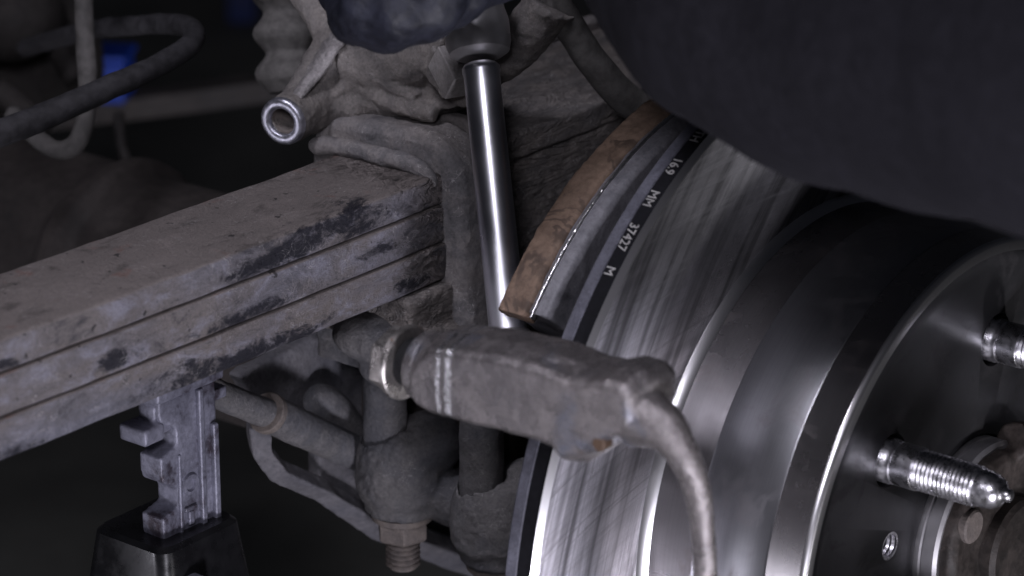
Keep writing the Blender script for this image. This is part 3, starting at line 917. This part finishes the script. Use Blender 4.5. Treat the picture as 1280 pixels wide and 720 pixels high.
# ------------------------------------------------------------------ caliper anchor bracket
an = thing('anchor_bracket', 'worn grey iron caliper bracket crossing the edge of the brake disc', 'bracket', (10, -165, 74))
Y0 = -165.0
mbx = MB()
def octo(x, zc, h, d, cut=0.42, tilt=0):
    """eight-sided section of the bar at x"""
    k = cut
    pts = [(-d, -h * (1 - k)), (-d * (1 - k), -h), (d * (1 - k), -h), (d, -h * (1 - k)), (d, h * (1 - k)), (d * (1 - k), h), (-d * (1 - k), h), (-d, h * (1 - k))]
    return [Vector((x, Y0 + a, zc + b)) for a, b in pts]
outline = [(-29.9, -165, 88.7), (-25.9, -165, 95.8), (-21, -165, 101), (-9.5, -165, 103), (6.7, -165, 104.8), (19.8, -165, 105.5), (31.8, -165, 104.1), (38, -165, 104.7), (45.2, -165, 107.5), (51.3, -165, 107.6), (54.1, -165, 104.5), (54.8, -165, 97), (51.6, -165, 90.3), (44.2, -165, 84.5), (39.4, -165, 80.7), (32.7, -165, 74.5), (28.7, -165, 73.9), (25.8, -165, 77.1), (20, -165, 78), (5.3, -165, 77.4), (-9.6, -165, 76.4), (-21.8, -165, 76.3), (-27.6, -165, 77.6), (-30.3, -165, 82)]
cx = sum(p[0] for p in outline) / len(outline)
cz = sum(p[2] for p in outline) / len(outline)
def sect(y, k, dz=0.0):
    out = []
    for p in outline:
        zm = cz + (p[0] - cx) * 0.055
        out.append(Vector((cx + (p[0] - cx) * (1 - (1 - k) * 0.25), y, zm + (p[2] - zm) * k + dz)))
    return out
mbx.loft([sect(Y0 - 11.5, 0.72), sect(Y0 - 9.8, 0.84), sect(Y0 - 3, 1.0), sect(Y0 + 7, 0.98), sect(Y0 + 12, 0.78)])
mbx.lathe([(0, 8.2), (3, 10.2), (8, 11.6), (20, 11.8)], (-31, Y0, 87.6), (1, 0, 0.03), 28)
mbx.tube([(49.1, -168, 93.1), (57.7, -168, 92.4), (64.4, -168, 87), (68.8, -167, 78.2), (70.8, -166, 66.7), (71.6, -165, 49.6), (70.4, -163, 28.3), (62, -158, -7.2)], [8.5, 6.6, 4.6, 3.7, 3.4, 3.3, 3.4, 4.0], 16, 6, 1.1, (1, 0, 0.3))
mbx.tube([(-18, Y0 + 2, 88), (-22, Y0 + 25, 83), (-40, Y0 + 52, 70), (-54, Y0 + 85, 45)], [8, 9, 9, 12], 16, 5)
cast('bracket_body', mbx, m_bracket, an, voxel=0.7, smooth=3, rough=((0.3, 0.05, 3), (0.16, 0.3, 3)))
ZC = 86.3
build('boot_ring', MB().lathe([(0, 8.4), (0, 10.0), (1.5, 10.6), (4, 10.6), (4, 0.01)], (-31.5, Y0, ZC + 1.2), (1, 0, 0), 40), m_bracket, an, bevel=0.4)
build('rubber_seal', MB().lathe([(0, 7.4), (6, 7.4)], (-36.6, Y0, ZC + 0.8), (1, 0, 0), 36), m_black, an)
build('washer', MB().lathe([(0, 0.01), (0, 10.6), (0.6, 11.4), (2.0, 11.4), (2.5, 10.8), (2.5, 0.01)], (-39.4, Y0, ZC + 0.2), (1, 0, 0), 40), m_nut, an)
build('nut', MB().lathe([(0, 0.01), (0, 9.0), (1.2, 10.6), (6.2, 10.6), (6.2, 0.01)], (-45.4, Y0, ZC - 0.1), (1, 0, 0), 6, phase=0.35), m_nut, an, bevel=0.7, seg=3)
build('bolt_end', MB().lathe([(0, 0.01), (0, 4.6), (0.8, 5.4), (3, 5.4)], (-47.4, Y0, ZC - 0.1), (1, 0, 0), 24), m_nut, an)
build('brass_plug', MB().lathe([(0, 0.01), (0, 1.8), (0.6, 2.4), (4, 2.4)], (42.0, Y0 - 11.4, 85.5), (0, 1, 0), 20), plain('brass', (0.10, 0.062, 0.04), 0.7, 0.3), an)

# ------------------------------------------------------------------ jack stand
JX, JY = -140.0, -157.5
jk = thing('jack_stand', 'silver ratchet post on black jack stand below the leaf spring', 'jack stand', (JX, JY, -AXLE))
q = lambda p: (p[1], p[2])
teeth = []
z = -60.0
prof = []
yl, yr = JY - 14, JY + 12
while z < 46:
    prof += [(yl, z), (yl, z + 7), (yl + 7.5, z + 9), (yl + 7.0, z + 15.5), (yl + 0.8, z + 19.0)]
    z += 21
post = [(yr, -60)] + [(yr, 50)] + [(yl + 4, 50)] + list(reversed(prof))
mbx = MB().prism(post, 'x', JX - 5, JX + 4.5)
cast('ratchet_post', mbx, m_jackpost, jk, voxel=0.7, smooth=4, rough=((0.25, 0.08, 2),))
build('rib', MB().box((JX + 4, JY + 2.5, -58), (JX + 6.2, JY + 5, 50)), m_jackpost, jk, bevel=0.8)
build('rib', MB().box((JX + 4, JY + 8.5, -58), (JX + 6.4, JY + 11.2, 36)), m_jackpost, jk, bevel=0.8)
build('rib', MB().box((JX + 4, JY - 6.8, -58), (JX + 5.4, JY - 5.4, 30)), m_jackpost, jk, bevel=0.6)
build('embossed_ring', MB().lathe([(0, 3.8), (1.4, 3.5), (1.4, 2.3), (0, 2.0)], (JX + 4, JY - 1.5, 18), (1, 0, 0), 24, cap=False), m_jackpost, jk)
build('embossed_mark', MB().box((JX + 4, JY - 3, 4), (JX + 5.5, JY - 0.5, 9)).box((JX + 4, JY - 4.5, 9), (JX + 5.5, JY + 1, 10.6)), m_jackpost, jk, bevel=0.5)
sad = MB()
sad.box((JX - 12, JY - 16, 50), (JX + 6, JY + 15, 66))
sad.box((JX - 4, JY - 15, 38), (JX + 3, JY + 12, 54))
sad.box((JX - 7, JY - 21, 37), (JX + 5, JY - 12, 43))
sad.box((JX - 6, JY + 11, 42), (JX + 4, JY + 18, 46))
cast('saddle', sad, m_jackpost, jk, voxel=0.9, smooth=4, rough=((0.25, 0.08, 2),))
hb = MB()
def rect(z, x0, x1, y0, y1, r=5):
    pts = []
    for cx, cy, a0 in ((x1 - r, y1 - r, 0), (x0 + r, y1 - r, 90), (x0 + r, y0 + r, 180), (x1 - r, y0 + r, 270)):
        for i in range(5):
            a = R_(a0 + 90 * i / 4)
            pts.append(Vector((cx + r * math.cos(a), cy + r * math.sin(a), z)))
    return pts
zt = 3.0
hb.loft([rect(zt, JX - 20, JX + 10, JY - 20, JY + 14), rect(zt - 1.5, JX - 21.5, JX + 11.5, JY - 21.5, JY + 15.5), rect(-60, JX - 31, JX + 20, JY - 28, JY + 22), rect(-200, JX - 52, JX + 40, JY - 46, JY + 46)])
build('housing', hb, m_jackbody, jk, angle=30)
for sx in (-1, 1):
    for sy in (-1, 1):
        build('leg', MB().tube([(JX - 6 + sx * 40, JY + sy * 40, -190), (JX - 6 + sx * 115, JY + sy * 115, -AXLE + 8)], [16, 20], 4, 1), m_jackbody, jk)
        build('foot', MB().box((JX - 6 + sx * 115 - 28, JY + sy * 115 - 28, -AXLE + 0.5), (JX - 6 + sx * 115 + 28, JY + sy * 115 + 28, -AXLE + 9)), m_jackbody, jk, bevel=2)
build('pawl_lever', MB().box((JX + 8, JY - 16, -30), (JX + 22, JY - 8, -8)), m_jackpost, jk, bevel=1.5)

# ------------------------------------------------------------------ hoses
def hose(name, label, pts, r, mat, cat='hose', group=None):
    o = cast(name, MB().tube(pts, r, 18, 7), mat, None, pts[len(pts) // 2], voxel=1.2, smooth=2, rough=((0.35, 0.06, 3),))
    return tag(o, label, cat, group)
hose('rubber_hose', 'black rubber hose bent in a wide hairpin loop at upper left', [(-359, -189.1, 62.9), (-254.3, -167.6, 104.1), (-238.9, -138.3, 110.7), (-232.9, -118, 114.5), (-226.9, -97.2, 119.5), (-226, -74.6, 122.3), (-229.5, -55.8, 124.6), (-243.8, -40.2, 123.8), (-266.9, -26.9, 118.8), (-294.3, -18.3, 111.4), (-336, -3, 98.6), (-403.9, 25.8, 72.6)], [5.2, 5.2, 5.0, 4.7, 4.3, 4.1, 4.0, 3.9, 3.8, 3.8, 3.8, 3.8], m_rubber)
hose('rubber_hose', 'grey upright hose hooking back at its lower end, behind the hairpin hose', [(-337.7, 5.2, 318.5), (-310.9, -25.4, 209.8), (-289, -49.5, 122.9), (-283.6, -54.4, 103.9), (-280.7, -58.5, 90.3), (-282.4, -62.4, 79.3), (-289.3, -65.6, 75.7), (-300, -65.9, 78.5), (-316.1, -62.4, 84.3)], 3.6, m_rubber2)
hose('brake_hose', 'fabric-sheathed brake hose coming out from under the dark sleeve', [(-90, -36.4, 168.6), (-85, -28.7, 153.8), (-82, -16.5, 136.2), (-80, 0.7, 119.1), (-78, 18.3, 108.4)], [5.2, 5.2, 5.4, 5.8, 5.8], m_boot)
hose('brake_pipe', 'thin steel pipe curving down in the dark background behind the spring', [(-430.6, 103, 21.3), (-425.8, 99.8, 6.7), (-418.9, 100.7, -3), (-411.9, 115.2, -13.1), (-402.7, 132.8, -20.2), (-383.4, 158.2, -28.1)], 2.6, m_bg, 'pipe')

# ------------------------------------------------------------------ things in the dark background
bg = thing('gearbox_casing', 'dark ribbed gearbox casing out of focus at upper left', 'gearbox', (-506.4, 123.8, 20.2))
cast('casing', MB().tube([(-547.9, 118, 77.6), (-523.2, 121.7, 43.8), (-507.2, 124.8, 23.6), (-496, 122.4, -0.1)], [44, 40, 34, 24], 24, 5).ball((-475.6, 85.6, 60.2), (24, 24, 20)), m_bg, bg, voxel=2.2, smooth=4, rough=((2, 0.03, 3),))
for p, r in (((25, 60), 5), ((45, 40), 5), ((10, 110), 5)):
    pass
cast('casing_rib', MB().tube([(-482.5, 107.9, 61.3), (-472.3, 107.5, 43.2), (-462, 108.6, 28.4)], [6, 6, 5], 12, 5), m_bg, bg, voxel=1.5, smooth=2)
cast('casing_rib', MB().tube([(-481.4, 79.2, 28.1), (-469.6, 84, 18.3), (-459.5, 88.2, 10.1)], [6, 6, 5], 12, 5), m_bg, bg, voxel=1.5, smooth=2)
bm_ = build('cross_beam', MB().tube([(-715, 257, -81.1), (-671.4, 314.4, -76.9), (-636.4, 357.8, -73.5), (-584.8, 416.1, -66.7), (-505.7, 511, -57.8)], [9, 9, 9, 9, 9], 4, 1), m_bg, None, (-636.4, 357.8, -73.5), bevel=1)
tag(bm_, 'blurred grey cross beam in the dark behind the cast bracket', 'beam')
bb = thing('blue_box', 'blurred blue plastic box on the cross beam, behind the hose loop', 'box', (-667.6, 320.6, -70.5))
M = Matrix.Translation(Vector((-667.6, 320.6, -70.5))) @ Matrix.Rotation(R_(30), 4, 'Z')
build('tub', MB().box((-16, -12, 0), (16, 12, 23), M), m_blue, bb, bevel=2)
build('rim', MB().box((-17.5, -13.5, 23.3), (17.5, 13.5, 27), M), m_blue, bb, bevel=1)
cr_ = thing('blue_crate', 'dim dark blue crate on the far floor left of the bellows boot', 'crate', (-1637.9, 1455.2, -450))
M = Matrix.Translation(Vector((-1637.9, 1455.2, -450))) @ Matrix.Rotation(R_(40), 4, 'Z')
build('tub', MB().box((-16, -16, 0.5), (12, 16, 60), M), m_blue2, cr_, bevel=2)
build('rim', MB().box((-18, -18, 60.3), (14, 18, 66), M), m_blue2, cr_, bevel=1)
